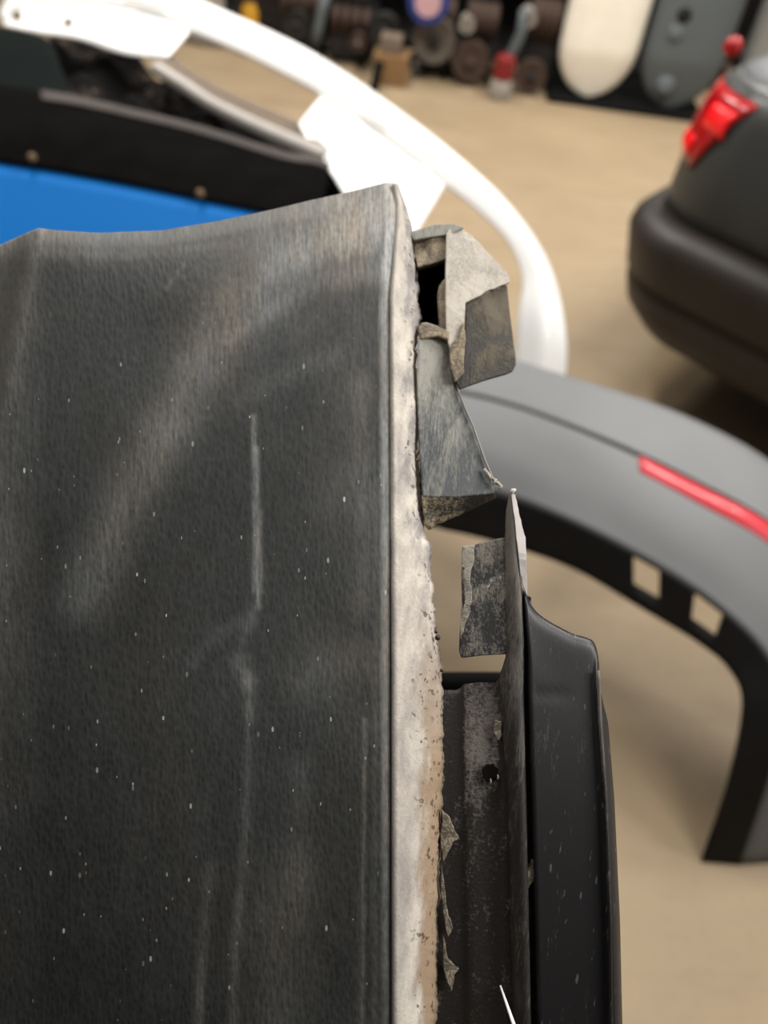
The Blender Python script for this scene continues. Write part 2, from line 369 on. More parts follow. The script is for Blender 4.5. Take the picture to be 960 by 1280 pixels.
# ------------------------------------------------------------------ cars
def outline(a, inset, r, side, rear, n=12):
    """rounded corner outline in (t, f): side edge, corner, rear edge; a in [0,1] pts"""
    pts = []; r = r * .75
    for k in range(8): pts.append((inset, side - (side - r - inset) * k / 8))
    for k in range(n + 1):
        g = pi / 2 * k / n; pts.append((inset + r - r * cos(g), inset + r - r * sin(g)))
    for k in range(1, 11): pts.append((inset + r + (rear - 2 * r - 2 * inset) * k / 10, inset - 0.05 * sin(pi * k / 10)))
    for k in range(1, n + 1):
        g = pi / 2 * k / n; pts.append((rear - inset - r + r * sin(g), inset + r - r * cos(g)))
    for k in range(1, 9): pts.append((rear - inset, inset + r + (side - r - inset) * k / 8))
    return pts
def make_car(name, O, ang, paint, bumper_mat, label, with_wheel=True):
    tdir = Vector((cos(ang), sin(ang), 0)); fdir = Vector((-sin(ang), cos(ang), 0))
    Pt = lambda t, f, z: O + tdir * t + fdir * f + Vector((0, 0, z))
    car = thing(name, O + tdir * .8 + fdir * .8, label, 'car')
    def stack(levels):
        return [[Pt(t, f, z) for t, f in outline(0, ins, r, 1.5, 1.7)] for z, ins, r in levels]
    mb = MB(); mb.grid(stack([(.24, .16, .3), (.27, .09, .3), (.34, .045, .3), (.40, .03, .3), (.425, .045, .3), (.445, .02, .3), (.55, .0, .3), (.58, .006, .3), (.605, .028, .3), (.62, .075, .3)]))
    mb.build('rear_bumper', bumper_mat, car, smooth=True, solid=.004, offset=0)
    mb = MB(); mb.grid(stack([(.60, .06, .3), (.66, .058, .3), (.78, .062, .3), (.88, .075, .3), (.93, .09, .28), (.955, .12, .26)]))
    mb.build('body', paint, car, smooth=True, solid=.004, offset=0)
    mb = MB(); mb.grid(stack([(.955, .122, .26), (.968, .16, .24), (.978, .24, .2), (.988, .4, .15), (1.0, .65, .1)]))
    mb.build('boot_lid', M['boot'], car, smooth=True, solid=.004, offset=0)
    # cabin
    mb = MB()
    cab = [(1.0, .30, .72, 1.5), (1.15, .34, .95, 1.5), (1.3, .39, 1.15, 1.5), (1.36, .46, 1.35, 1.5), (1.37, .7, 1.55, 1.5)]
    mb.grid([[Pt(i_, s_, z), Pt(i_ + .02, (f_ + s_) / 2, z), Pt(i_ + .03, f_ + .06, z), Pt(i_ + .1, f_, z), Pt(.85, f_ - .03, z), Pt(1.6 - i_, f_, z), Pt(1.67 - i_, f_ + .06, z), Pt(1.68 - i_, (f_ + s_) / 2, z), Pt(1.7 - i_, s_, z)] for z, i_, f_, s_ in cab])
    mb.build('cabin', M['black'], car, smooth=True, solid=.004, offset=0)
    # tail lamps round both corners
    ol = lambda z, ins: outline(0, ins, .3, 1.5, 1.7)
    for rev in (False, True):
        idx = list(range(9, 25)) if not rev else list(range(len(outline(0, .06, .3, 1.5, 1.7)) - 25, len(outline(0, .06, .3, 1.5, 1.7)) - 9))
        def lampgrid(z0, z1, ids, lift, nz=8, slant=0):
            g = []
            for k in range(nz):
                q = k / (nz - 1); z = z0 + (z1 - z0) * q; ins = interp([(.6, .06), (.78, .062), (.88, .075), (.93, .09), (.955, .12)], z) - lift * (1 - .5 * abs(2 * q - 1) ** 3)
                pts = outline(0, ins, .3, 1.5, 1.7); m_ = len(ids) - slant * (1 - q); row = []
                for n_ in range(16):
                    u = (m_ - 1) * n_ / 15 if not rev else len(ids) - 1 - (m_ - 1) * n_ / 15
                    a_ = int(min(math.floor(u), len(ids) - 2)); f_ = u - a_; p_, q_ = pts[ids[a_]], pts[ids[a_ + 1]]
                    row.append(Pt(p_[0] + (q_[0] - p_[0]) * f_, p_[1] + (q_[1] - p_[1]) * f_, z))
                g.append(row)
            return g
        sub = (lambda a_, b_: idx[a_:b_]) if not rev else (lambda a_, b_: idx[len(idx) - b_:len(idx) - a_])
        mb = MB(); mb.grid(lampgrid(.745, .925, sub(0, 10), .008, slant=3)); lamp = mb.build('tail_lamp', M['lamp_red'], car, smooth=True, solid=.006, offset=0)
        lamp['label'] = 'red tail lamp wrapping round the corner'
        mb = MB(); mb.grid(lampgrid(.835, .895, sub(5, 9), .012)); mb.build('lens', M['lamp_bright'], lamp, smooth=True, solid=.006, offset=0)
        mb = MB(); mb.grid(lampgrid(.76, .81, sub(2, 6), .012)); mb.build('lens', M['lamp_bright'], lamp, smooth=True, solid=.006, offset=0)
    for t in (.17, 1.53):
        c = Pt(t, .92, .31); mb = MB(); ax = tdir
        mb.lathe(c, ax, [(.19, -.10), (.27, -.105), (.305, -.085), (.31, 0), (.305, .085), (.27, .105), (.19, .10)], 28)
        wh = mb.build('wheel', M['black_matte'], car, smooth=True, angle=50)
        mb = MB(); mb.lathe(c, ax, [(.05, -.085), (.185, -.10), (.19, 0), (.185, .10), (.05, .085)], 20); mb.build('rim', M['rim'], wh, smooth=True, angle=40)
    # underbody
    mb = MB(); mb.box(Pt(.85, .75, .33), (1.1, 1.2, .12), Matrix.Rotation(ang, 3, 'Z')); mb.build('underbody', M['black_matte'], car)
    # boot seam and plate recess
    mb = MB(); pts = [Pt(t, .062 - .05 * sin(pi * (t - .3) / 1.1) - .004, .66) for t in rng(.42, 1.28, 14)]; mb.tube(pts, .005, 6); mb.build('boot_seam', M['black_matte'], car)
    return car
make_car('car', Vector((.485, 2.11, 0)), radians(-36), M['car_paint'], M['car_bumper'], 'dark grey car with red tail lamp, rear corner at the right')
# ------------------------------------------------------------------ row of parts along the back
YB = 5.25
def B(px, py, dy=0): return Wy(px, py, YB + dy)
def pan(name, pxl, pxr, py_bot, mat, label, group, tilt=.03, h=1.5, dy=-.05):
    a, b = B(pxl, py_bot - 60, dy), B(pxr, py_bot - 60, dy); wdt = (b - a).length; bot = B((pxl + pxr) / 2 - 9, py_bot, dy)
    xm = bot.x; z0 = max(bot.z, .0); rows = []; r = wdt * .62
    N = 40
    for i in range(N + 1):
        v = (i / N) ** 1.6 * h
        hw = wdt / 2 * (math.sqrt(max(0, 1 - (1 - v / r) ** 2)) if v < r else 1); hw = max(hw, .006)
        row = []
        for k in range(17):
            u = -1 + k / 8; row.append(Vector((xm + u * hw, bot.y + tilt * v - .07 * (1 - u ** 4) * min(1, .15 + v / r), z0 + v)))
        rows.append(row)
    mb = MB(); mb.grid(rows)
    t = thing(name, (xm, bot.y, z0), label, 'bumper cover', group)
    mb.build('shell', mat, t, smooth=True, solid=.006, face_cam=True)
    return t, rows
tw, rw = pan('bumper_cover', 692, 792, 120, M['cream'], 'cream white bumper cover stood on end by the back wall', 'bumper covers stood on end')
tg, rg = pan('bumper_cover', 790, 896, 134, M['slate'], 'slate grey bumper cover stood on end by the back wall', 'bumper covers stood on end')
for (px, py, r, mt) in ((856, 18, .045, 'black'), (846, 40, .055, 'slate'), (832, 106, .06, 'slate')):
    p = B(px, py, -.098); mb = MB(); mb.lathe(p, (0, -1, .25), [(r, -.05), (r * .95, .005), (r * .6, .018), (r * .2, .02)], 20); o = mb.build('boss' if mt == 'slate' else 'lamp_opening', M[mt], tg, smooth=True)
pan('bumper_cover', 905, 1005, 150, M['silver'], 'pale silver bumper cover stood on end behind the dark car', 'bumper covers stood on end', dy=.25)
p = Wz(916, 58, 1.02); lz = thing('lamp_unit', p + Vector((0, 0, -.03)), 'small loose red lamp unit on the boot of the dark car', 'lamp')
mb = MB(); mb.lathe(p, (-.4, -.8, .3), [(.012, -.02), (.020, -.014), (.022, 0), (.017, .010), (.006, .013)], 20); mb.build('lens', M['lamp_red'], lz, smooth=True)
mb = MB(); mb.box(p + Vector((.012, .022, -.012)), (.04, .035, .022)); mb.build('housing', M['black'], lz, bevel=.005)
pal = thing('pallet', B(775, 135, 0) * 1, 'low black pallet under the two upright bumper covers', 'pallet')
pa, pb = B(690, 128), B(862, 150); zt = max(.05, B(745, 121).z - .002); pal.location = ((pa.x + pb.x) / 2, YB, 0)
zt = min(rw[0][0].z, rg[0][0].z) - .008
for k in range(10):
    mb = MB(); mb.box(((pa.x + pb.x) / 2, YB - .12 + k * .1, zt - .011), (pb.x - pa.x + .1, .085, .022)); mb.build('plank', M['black_matte'], pal, bevel=.003)
for k in range(3):
    mb = MB(); x = pa.x + (pb.x - pa.x) * (.08 + .42 * k); mb.box((x, YB + .33, (zt - .022) / 2), (.09, .96, zt - .022)); mb.build('bearer', M['black_matte'], pal, bevel=.003)
tw.location.z += 0

def engine(px0, px1, py_top, py_bot, label, discs, hose=None, mat='dark_steel', seed=1):
    rd = random.Random(seed); a = B(px0, py_bot); b = B(px1, py_bot); top = B((px0 + px1) / 2, py_top).z; x0, x1 = a.x, b.x; wd_ = x1 - x0
    bm = top; e = thing('engine', ((x0 + x1) / 2, YB + .2, 0), label, 'engine', 'old engines along the back wall')
    m = MB(); m.box(((x0 + x1) / 2, YB + .22, bm * .42), (wd_ * .9, .38, bm * .74)); m.build('block', M[mat], e, bevel=.03)
    m = MB(); m.box(((x0 + x1) / 2, YB + .24, bm * .89), (wd_ * .75, .30, bm * .2)); m.build('rocker_cover', M['black'], e, bevel=.02)
    m = MB(); m.box(((x0 + x1) / 2, YB + .22, bm * .035), (wd_ * .7, .3, bm * .07)); m.build('sump', M['dark_steel'], e, bevel=.01)
    for k in range(4):
        m = MB(); m.tube([(x0 + wd_ * (.2 + .2 * k), YB + .05, bm * .8), (x0 + wd_ * (.2 + .2 * k), YB - .02, bm * .72), (x0 + wd_ * (.22 + .19 * k), YB + .02, bm * .5)], .025, 10); m.build('manifold_pipe', M['rust'], e, smooth=True)
    for (px, py, rp, mt, hub) in discs:
        p = B(px, py, -.06); r = rp * 4.75 / FPX
        m = MB(); m.lathe(p, (0, -1, 0), [(r * .9, -.10), (r, -.03), (r * .86, -.015), (r * .86, .0), (r, .012), (r * .97, .03), (r * .35, .02)], 28); d = m.build('pulley', M[mt], e, smooth=True, angle=35)
        m = MB(); m.lathe(p, (0, -1, 0), [(r * .32, .015), (r * .3, .05), (r * .12, .06)], 16); m.build('hub', M[hub], d, smooth=True, angle=35)
    if hose:
        m = MB(); m.tube([B(x, y, -.08) for x, y in hose], .03, 12); m.build('hose', M['slate'], e, smooth=True)
    return e
engine(516, 562, -25, 100, 'oily engine with a big grey pulley beside the tan wooden block', [(543, 50, 25, 'steel', 'dark_steel'), (520, 78, 9, 'dark_steel', 'steel')], seed=2)
engine(566, 612, -20, 112, 'oily engine with a rusty brown disc, left of the red canister', [(588, 76, 22, 'rust', 'rust'), (584, 30, 9, 'pale', 'steel')], seed=3)
engine(640, 684, -30, 124, 'dark engine with a curved grey hose beside the cream bumper', [(664, 95, 18, 'rust', 'dark_steel'), (660, 22, 10, 'pale', 'rust')], hose=[(656, 12), (652, 40), (642, 62), (632, 80)], seed=5)
engine(404, 466, -5, 76, 'dark greasy engine under the green plastic tub', [(480, 38, 18, 'dark_steel', 'dark_steel'), (448, 52, 10, 'rust', 'steel')], seed=6)
engine(344, 402, -35, 64, 'dark brown engine next to the yellow jug', [(372, 30, 15, 'dark_steel', 'dark_steel')], hose=[(408, -10), (402, 15), (398, 35), (394, 52)], seed=8)
# blue cap canister lying on engine
p = B(535, 3, -.2)
cn = thing('canister', p + Vector((0, .1, -.1)), 'round blue canister with a pinkish white centre, on top of the engine', 'canister')
m = MB(); m.lathe(p, (0, -1, 0), [(.09, -.10), (.115, -.09), (.118, -.02), (.11, .0), (.085, .004), (.08, -.004)], 28); m.build('body', M['blue_cap'], cn, smooth=True, angle=40)
m = MB(); m.lathe(p, (0, -1, 0), [(.075, -.006), (.073, .006), (.02, .008)], 24); m.build('label_disc', M['pink'], cn, smooth=True, angle=40)
# red canister on floor
p = Wy(624, 118, YB - .22); p.z = 0
cn = thing('canister', p, 'small red capped canister on the floor between two engines', 'canister')
m = MB(); m.lathe(p, (0, 0, 1), [(.06, 0), (.065, .01), (.065, .09), (.05, .11)], 24); m.build('body', M['pale'], cn, smooth=True, angle=40)
m = MB(); m.lathe(p + Vector((0, 0, .11)), (0, 0, 1), [(.055, 0), (.06, .02), (.058, .11), (.03, .125)], 24); m.build('cap', M['red_cap'], cn, smooth=True, angle=40)
# tan wooden block
a, b = Wy(469, 86, YB - .1), Wy(510, 92, YB - .1); zt = Wy(490, 38, YB - .1).z
wb = thing('wooden_block', ((a.x + b.x) / 2, YB - .1, 0), 'tan wooden block standing between two engines', 'wooden block')
m = MB(); m.box(((a.x + b.x) / 2, YB - .20, zt * .33), (b.x - a.x, .16, zt * .66)); m.build('lower_block', M['wood'], wb, bevel=.006)
m = MB(); m.box(((a.x + b.x) / 2 - .01, YB - .19, zt * .84), ((b.x - a.x) * .62, .13, zt * .33)); m.build('upper_block', M['taupe'], wb, bevel=.006)
# black rod standing in front
p = Wz(467, 113); q = Wy(475, 78, p.y); m = MB()
m.tube([p, p * .7 + q * .3, q], [.03, .026, .03], 12); o = m.build('rubber_stop', M['black_matte'], None, smooth=True); tag(o, 'short black post standing on the floor before the wooden block', 'post')
# green tub on engine
a, b = B(418, 12, .2), B(474, 12, .2); m = MB()
x0, x1, z0 = a.x, b.x, B(440, -5).z + .02
rows = []
for k, (ins, z) in enumerate([(.06, z0), (.03, z0 + .1), (.0, z0 + .3), (-.02, z0 + .3), (-.02, z0 + .32), (.01, z0 + .32), (.05, z0 + .03)]):
    rows.append([Vector((x, y, z)) for x, y in [(x0 + ins, YB + .05 + ins), (x1 - ins, YB + .05 + ins), (x1 - ins, YB + .45 - ins), (x0 + ins, YB + .45 - ins)]])
g = m.grid(rows, closed=True); m.f.append((g + 3, g + 2, g + 1, g)); m.f.append(tuple(g + 24 + k for k in range(4)))
o = m.build('plastic_tub', M['green'], None, bevel=.008); tag(o, 'dark green plastic tub on a greasy engine', 'tub')
# yellow jug
p = Wy(313, 60, YB - .05); p.z = 0; zt = B(313, -8).z
jg = thing('jug', p, 'tall yellow plastic jug by the back wall', 'jug')
m = MB(); m.lathe(p, (0, 0, 1), [(.04, 0), (.05, .02), (.05, zt * .75), (.03, zt * .9)], 20); m.build('body', M['yellow'], jg, smooth=True, angle=50)
m = MB(); m.lathe(p + Vector((0, 0, zt * .9)), (0, 0, 1), [(.032, 0), (.032, .05), (.02, .055)], 16); m.build('cap', M['brown'], jg, smooth=True, angle=50)
# brown crate and pale panel
a, b = B(283, 50), B(340, 60); zt = B(310, -30).z
cr = thing('crate', ((a.x + b.x) / 2, YB + .3, 0), 'dark brown slatted crate behind the yellow jug', 'crate')
n_s = 6; H = zt
for k in range(n_s):
    m = MB(); m.box(((a.x + b.x) / 2, YB + .36, H * (k + .5) / n_s), (b.x - a.x + .02, .02, H / n_s * .86)); m.build('slat', M['brown'], cr, bevel=.003)
for sx in (-1, 1):
    m = MB(); m.box(((a.x + b.x) / 2 + sx * ((b.x - a.x) / 2 - .02), YB + .44, H / 2), (.05, .14, H)); m.build('side_panel', M['brown'], cr, bevel=.003)
a, b = B(225, 30, .02), B(281, 40, .02); zt = B(255, -40).z
m = MB(); rows = [[Vector((a.x + (b.x - a.x) * k / 12, YB + .02 - .05 * sin(pi * k / 12) + .04 * v, v * zt)) for k in range(13)] for v in rng(0, 1, 8)]
m.grid(rows); o = m.build('door_card', M['pale'], None, smooth=True, solid=.01, face_cam=True); tag(o, 'pale curved panel leaning beside the brown crate', 'panel')
# dark cabinet row behind, closes the gaps
cab = thing('cabinet', (0.2, 6.2, 0), 'long dark metal rack behind the engines', 'rack')
for z in (.05, .75, 1.45):
    m = MB(); m.box((-.2, 6.1, z), (4.2, .6, .04)); m.build('shelf', M['dark_steel'], cab, bevel=.004)
for x in (-2.28, -.9, .5, 1.88):
    m = MB(); m.box((x, 5.82, .8), (.05, .05, 1.6)); m.build('upright', M['dark_steel'], cab, bevel=.004)
m = MB(); m.box((-.2, 6.41, .8), (4.2, .02, 1.6)); m.build('back_sheet', M['black_matte'], cab)

# ================================================================== the black bumper end in the foreground
_dbp = np.polyfit([150, 230, 450, 640, 1000, 1280, 1420], [.350, .335, .300, .277, .254, .246, .244], 3)
def db(y): return float(np.polyval(_dbp, y))
def smooth(a, b, x):
    t = min(1, max(0, (x - a) / (b - a))); return t * t * (3 - 2 * t)
EXT_D = None
def extend(rows, n=14):
    """carry a strip on below the frame: it bends down and runs to the floor"""
    uvs = None; last = rows[-1]; prev = rows[-2]; out = list(rows)
    a0 = math.atan2(-.48, -.877)  # heading in (Y, Z)
    p = [v.copy() for v in last]; step = .016; ang = math.atan2(-.48, -.877)
    tgt = -pi / 2; cur = ang + 2 * pi if ang < -pi else ang
    for k in range(9):
        f = smooth(0, 8, k); g = cur + (tgt - cur) * f
        p = [v + Vector((0, cos(g) * step, sin(g) * step)) for v in p]; out.append([v.copy() for v in p])
    for k in range(1, 7): out.append([Vector((v.x, v.y, v.z * (1 - k / 6))) for v in p])
    return out
YMAX = 1340
black = thing('bumper_cover', Vector((0, .0, 0)), 'dusty black textured bumper end with broken mounting tabs, close to the camera', 'bumper cover', 'loose bumper covers')

# dust on the outer panel, as worn shapes in panel coordinates, plus painted haze and highlight
rs = np.random.RandomState(3)
def value_noise(x, y, sc, seed):
    r = np.random.RandomState(seed).rand(96, 96); u, v = x / sc, y / sc
    i, j = np.floor(u).astype(int), np.floor(v).astype(int); fu, fv = u - i, v - j; fu = fu * fu * (3 - 2 * fu); fv = fv * fv * (3 - 2 * fv)
    g = lambda a, b: r[a % 96, b % 96]
    return g(i, j) * (1 - fu) * (1 - fv) + g(i + 1, j) * fu * (1 - fv) + g(i, j + 1) * (1 - fu) * fv + g(i + 1, j + 1) * fu * fv
def fbm(x, y, sc, seed): return sum(value_noise(x, y, sc / 2 ** k, seed + k) * .5 ** (k + 1) for k in range(4)) / .9375
def stroke(X, Y, pts, width, s0, s1=None):
    s1 = s0 if s1 is None else s1; best = np.zeros_like(X); n = len(pts) - 1
    wds = width if isinstance(width, (list, tuple)) else (width, width)
    for k in range(n):
        (ax, ay), (bx, by) = pts[k], pts[k + 1]; dx, dy = bx - ax, by - ay
        t = np.clip(((X - ax) * dx + (Y - ay) * dy) / (dx * dx + dy * dy), 0, 1); d = np.hypot(X - ax - t * dx, Y - ay - t * dy)
        q = (k + t) / n; wdt = wds[0] + (wds[1] - wds[0]) * q
        best = np.maximum(best, np.exp(-(d / wdt) ** 2) * (s0 + (s1 - s0) * q))
    return best
TOP = [(-260, 420), (-120, 362), (0, 306), (30, 292), (46, 285), (70, 288), (120, 291), (200, 288), (270, 276), (330, 263), (380, 251), (440, 238), (480, 228), (496, 229)]
def ridge_x(y): return interp([(285, 46), (340, 36), (420, 18), (520, -4), (700, -40), (1340, -120)], y)
NX, NY = 330, 400
us = np.linspace(0, 1, NX); us = np.concatenate([us * .93, np.linspace(.94, 1, 24)]); NX = len(us)
vs = np.linspace(0, 1, NY) ** 1.05
def xr(y): return interp([(225, 494), (257, 499), (320, 493), (370, 489), (600, 491), (1340, 492)], y)
rows, PX, PY = [], [], []
for v in vs:
    r, ax, ay = [], [], []
    for u in us:
        x = -200 + (492 + 200) * u
        yt = interp(TOP, x); y = yt + (YMAX - yt) * v
        x = -200 + (xr(y) + 200) * u
        d = db(y) + .006 * ((x - 250) / 300) ** 2
        rx = ridge_x(y)
        if x < rx + 12: d += .00035 * max(0, (rx + 12 - x)) * smooth(rx + 12, rx - 25, x)
        x0 = xr(y) - 18
        if x > x0: d += .0045 * ((x - x0) / 18) ** 2
        if v < .02: d += .004 * (1 - v / .02) ** 2
        d -= .0012 * math.exp(-((y - yt - 75) / 45) ** 2) * smooth(60, 220, x)
        r.append(W(x, y, d)); ax.append(x); ay.append(y)
    rows.append(r); PX.append(ax); PY.append(ay)
n0 = len(rows); rows = extend(rows)
PX = np.array(PX + [PX[-1]] * (len(rows) - n0)); PY = np.array(PY + [[PY[-1][0] + 40 * (k + 1)] * NX for k in range(len(rows) - n0)])
N1 = fbm(PX, PY, 90, 1); N2 = fbm(PX + 300, PY * .35, 24, 9); N3 = fbm(PX, PY, 220, 21)
topd = PY - np.array([[interp(TOP, x) for x in PX[0]]])
D = .10 * N3 + .02
D = D + stroke(PX, PY, [(500, 262), (400, 292), (335, 330), (288, 385), (250, 455), (205, 540), (150, 635), (105, 750)], (42, 30), .62, .20) * (.45 + .9 * N1)
D = D + stroke(PX, PY, [(480, 340), (400, 352), (330, 392), (285, 425)], (16, 10), .42, .25) * (.4 + N1)
D = D + stroke(PX, PY, [(470, 300), (390, 318), (330, 365)], (18, 20), .35, .3) * (.3 + N1)
D = D + stroke(PX, PY, [(420, 440), (345, 475), (300, 505)], 14, .10) * (-.3 + 2.2 * N1)
D = D + np.exp(-(topd / 26) ** 2) * .36 * (.5 + N1) + stroke(PX, PY, [(50, 315), (150, 318), (300, 305)], 9, .22) + stroke(PX, PY, [(330, 320), (440, 262), (480, 255)], 30, .25) * N1 * 1.5  # dust along the top, with the overhead-light haze painted in
D = D + np.where(PX < 60, .28 * np.clip((60 - PX) / 60, 0, 1) * (.4 + N1), 0) * np.clip(1.5 - PY / 900, .2, 1)
D = D + stroke(PX, PY, [(46, 290), (30, 380), (14, 470)], 10, .30, .10)
thin = fbm(PX * 1.0, PY * .04, 7, 33)
D = D + stroke(PX, PY, [(317, 520), (318, 600), (318, 740)], 3, .42, .30) * (.2 + 1.8 * thin) + stroke(PX, PY, [(321, 560), (323, 650), (323, 760)], 3, .36, .30) * (.2 + 1.8 * thin) + stroke(PX, PY, [(326, 640), (327, 740)], 2.5, .2)
D = D + stroke(PX, PY, [(321, 745), (316, 775), (300, 800), (312, 850), (311, 900)], (8, 6), .26, .10) * (-.2 + 2.2 * N1) + stroke(PX, PY, [(312, 770), (265, 800), (240, 830)], 9, .12) * N1 * 1.6 + stroke(PX, PY, [(296, 825), (308, 850)], 11, .30) * N1 * 1.5
D = D + stroke(PX, PY, [(311, 880), (308, 1040), (294, 1180), (288, 1340)], 6, .10, .24) * (.3 + 1.2 * thin) + stroke(PX, PY, [(265, 1080), (252, 1200), (245, 1340)], 7, .08, .22) * (.3 + 1.2 * thin)
D = D + stroke(PX, PY, [(350, 1100), (345, 1340)], 40, .12) + stroke(PX, PY, [(380, 850), (400, 830), (450, 820)], 30, .10) + stroke(PX, PY, [(375, 960), (372, 1150)], 16, .08)
D = D + stroke(PX, PY, [(452, 480), (455, 620), (452, 760)], 14, .13) + stroke(PX, PY, [(456, 900), (452, 1340)], 3, .22, .18) + stroke(PX, PY, [(470, 600), (468, 1340)], 4, .10)
D = D + stroke(PX, PY, [(230, 330), (208, 360)], 3, .2)
edge = np.clip((PX - (np.array([[xr(min(y, 1340)) for y in r] for r in PY]) - 17)) / 6, 0, 1) * np.clip(1.25 - PY / 1100, .12, 1)  # highlight band of the bevel, put into the dust value
D = D + edge * .75
D = D + stroke(PX, PY, [(480, 300), (420, 330), (360, 360)], 60, .30) * (-.2 + 1.8 * N1) + stroke(PX, PY, [(480, 400), (440, 470), (430, 620)], 34, .14) * (.2 + N1)  # broad dusty haze, partly reflected overhead light painted in
D = D * .66
D = np.clip(D * (.72 + .56 * N2), 0, 1)
uv = [[(PX[i, j] / 100, PY[i, j] / 100) for j in range(NX)] for i in range(len(rows))]
def panel_mat():
    n = NT('dusty_grained_black_plastic')
    at = n.n('ShaderNodeAttribute', attribute_name='dust'); dust = at.outputs['Fac']  # dust mask; also holds the painted haze and bevel highlight
    tc = n.n('ShaderNodeUVMap'); mp = n.n('ShaderNodeMapping'); mp.inputs['Scale'].default_value = (1, .5, 1); n.l(tc.outputs[0], mp.inputs[0]); v = mp.outputs[0]
    vo = n.n('ShaderNodeTexVoronoi'); vo.feature = 'SMOOTH_F1'; vo.inputs['Scale'].default_value = 20; vo.inputs['Smoothness'].default_value = .35; n.l(v, vo.inputs['Vector']); grain = vo.outputs['Distance']
    fine = n.noise(v, 22, 3, .6)
    streak = n.n('ShaderNodeMapping'); streak.inputs['Scale'].default_value = (26, 2.6, 1); n.l(tc.outputs[0], streak.inputs[0])
    st = n.noise(streak.outputs[0], 1.0, 3, .6)
    dd = n.math('MULTIPLY', dust, n.math('ADD', n.mapr(fine, .3, .7, .75, 1.2), n.mapr(st, .35, .65, -.3, .3)))
    base = n.mix(n.mapr(grain, .15, .6), lin(20, 23, 23), lin(33, 36, 36))
    warm = n.mix(n.mapr(n.noise(v, .8, 3), .42, .6), lin(166, 166, 164), lin(162, 154, 144))
    col = n.mix(n.math('MINIMUM', dd, 1.0), base, warm)
    # paint specks: sparse short flecks
    m2 = n.n('ShaderNodeMapping'); m2.inputs['Scale'].default_value = (11, 4.6, 1); m2.inputs['Rotation'].default_value = (0, 0, -.06); n.l(tc.outputs[0], m2.inputs[0])
    v2 = n.n('ShaderNodeTexVoronoi'); v2.inputs['Scale'].default_value = 1; n.l(m2.outputs[0], v2.inputs['Vector'])
    sep = n.n('ShaderNodeSeparateColor'); n.l(v2.outputs['Color'], sep.inputs[0])
    size = n.mapr(sep.outputs[0], .45, 1.0, .0, .17)
    hit = n.math('MULTIPLY', n.math('LESS_THAN', v2.outputs['Distance'], size), n.mapr(sep.outputs[1], 0, 1, .1, .6))
    sx = n.n('ShaderNodeSeparateXYZ'); n.l(tc.outputs[0], sx.inputs[0]); hit = n.math('MULTIPLY', hit, n.math('MULTIPLY', n.mapr(sx.outputs[1], 3.6, 5.2), n.mapr(n.noise(v, .9, 2), .36, .5)))
    col = n.mix(hit, col, lin(225, 225, 220))
    n.base(col); n.l(n.mapr(dd, 0, .5, .46, .85), n.b.inputs['Roughness'])
    n.b.inputs['Specular IOR Level'].default_value = .30
    n.bump(n.math('ADD', n.math('MULTIPLY', grain, -1.0), n.math('MULTIPLY', st, .3)), .24, .0006)
    return n.m
mb = MB(); mb.grid(rows, uv); mb.build('outer_panel', panel_mat(), black, smooth=True, solid=.0032, face_cam=True, attr={'dust': D.ravel()})

# dirty return flange along the right edge
FR = [(228, 497), (242, 502), (262, 509), (280, 514), (295, 517), (330, 521), (360, 522), (400, 526), (432, 521), (470, 522), (520, 525), (577, 523), (643, 527), (667, 531), (680, 539), (733, 541), (783, 545), (833, 551), (867, 553), (952, 555), (1009, 552), (1065, 551), (1177, 547), (1279, 545), (1340, 544)]
rf = random.Random(11)
rows = []; uv = []
ys = rng(229, YMAX, 330)
jag = [0.0] * len(ys)
for i in range(1, len(ys)): jag[i] = jag[i - 1] * .6 + rf.uniform(-1, 1) * 1.1
for i, y in enumerate(ys):
    xl = xr(y) + 1.6; xe = max(interp(FR, y), xl + .5); r = []; q = []
    for k in range(13):
        t = k / 12; x = xl + (xe - xl) * t + (jag[i] * 1.3 * t ** 6 if y > 300 else 0)
        d = db(y) + .0048 + .0125 * t + .0012 * sin(t * pi) * -1 + (.004 * (t - .85) / .15 if t > .85 else 0)
        r.append(W(x, y, d)); q.append((t, y / 100))
    rows.append(r); uv.append(q)
n0 = len(rows); rows = extend(rows); uv += [[(k / 12, 13.4 + i * .4) for k in range(13)] for i in range(len(rows) - n0)]
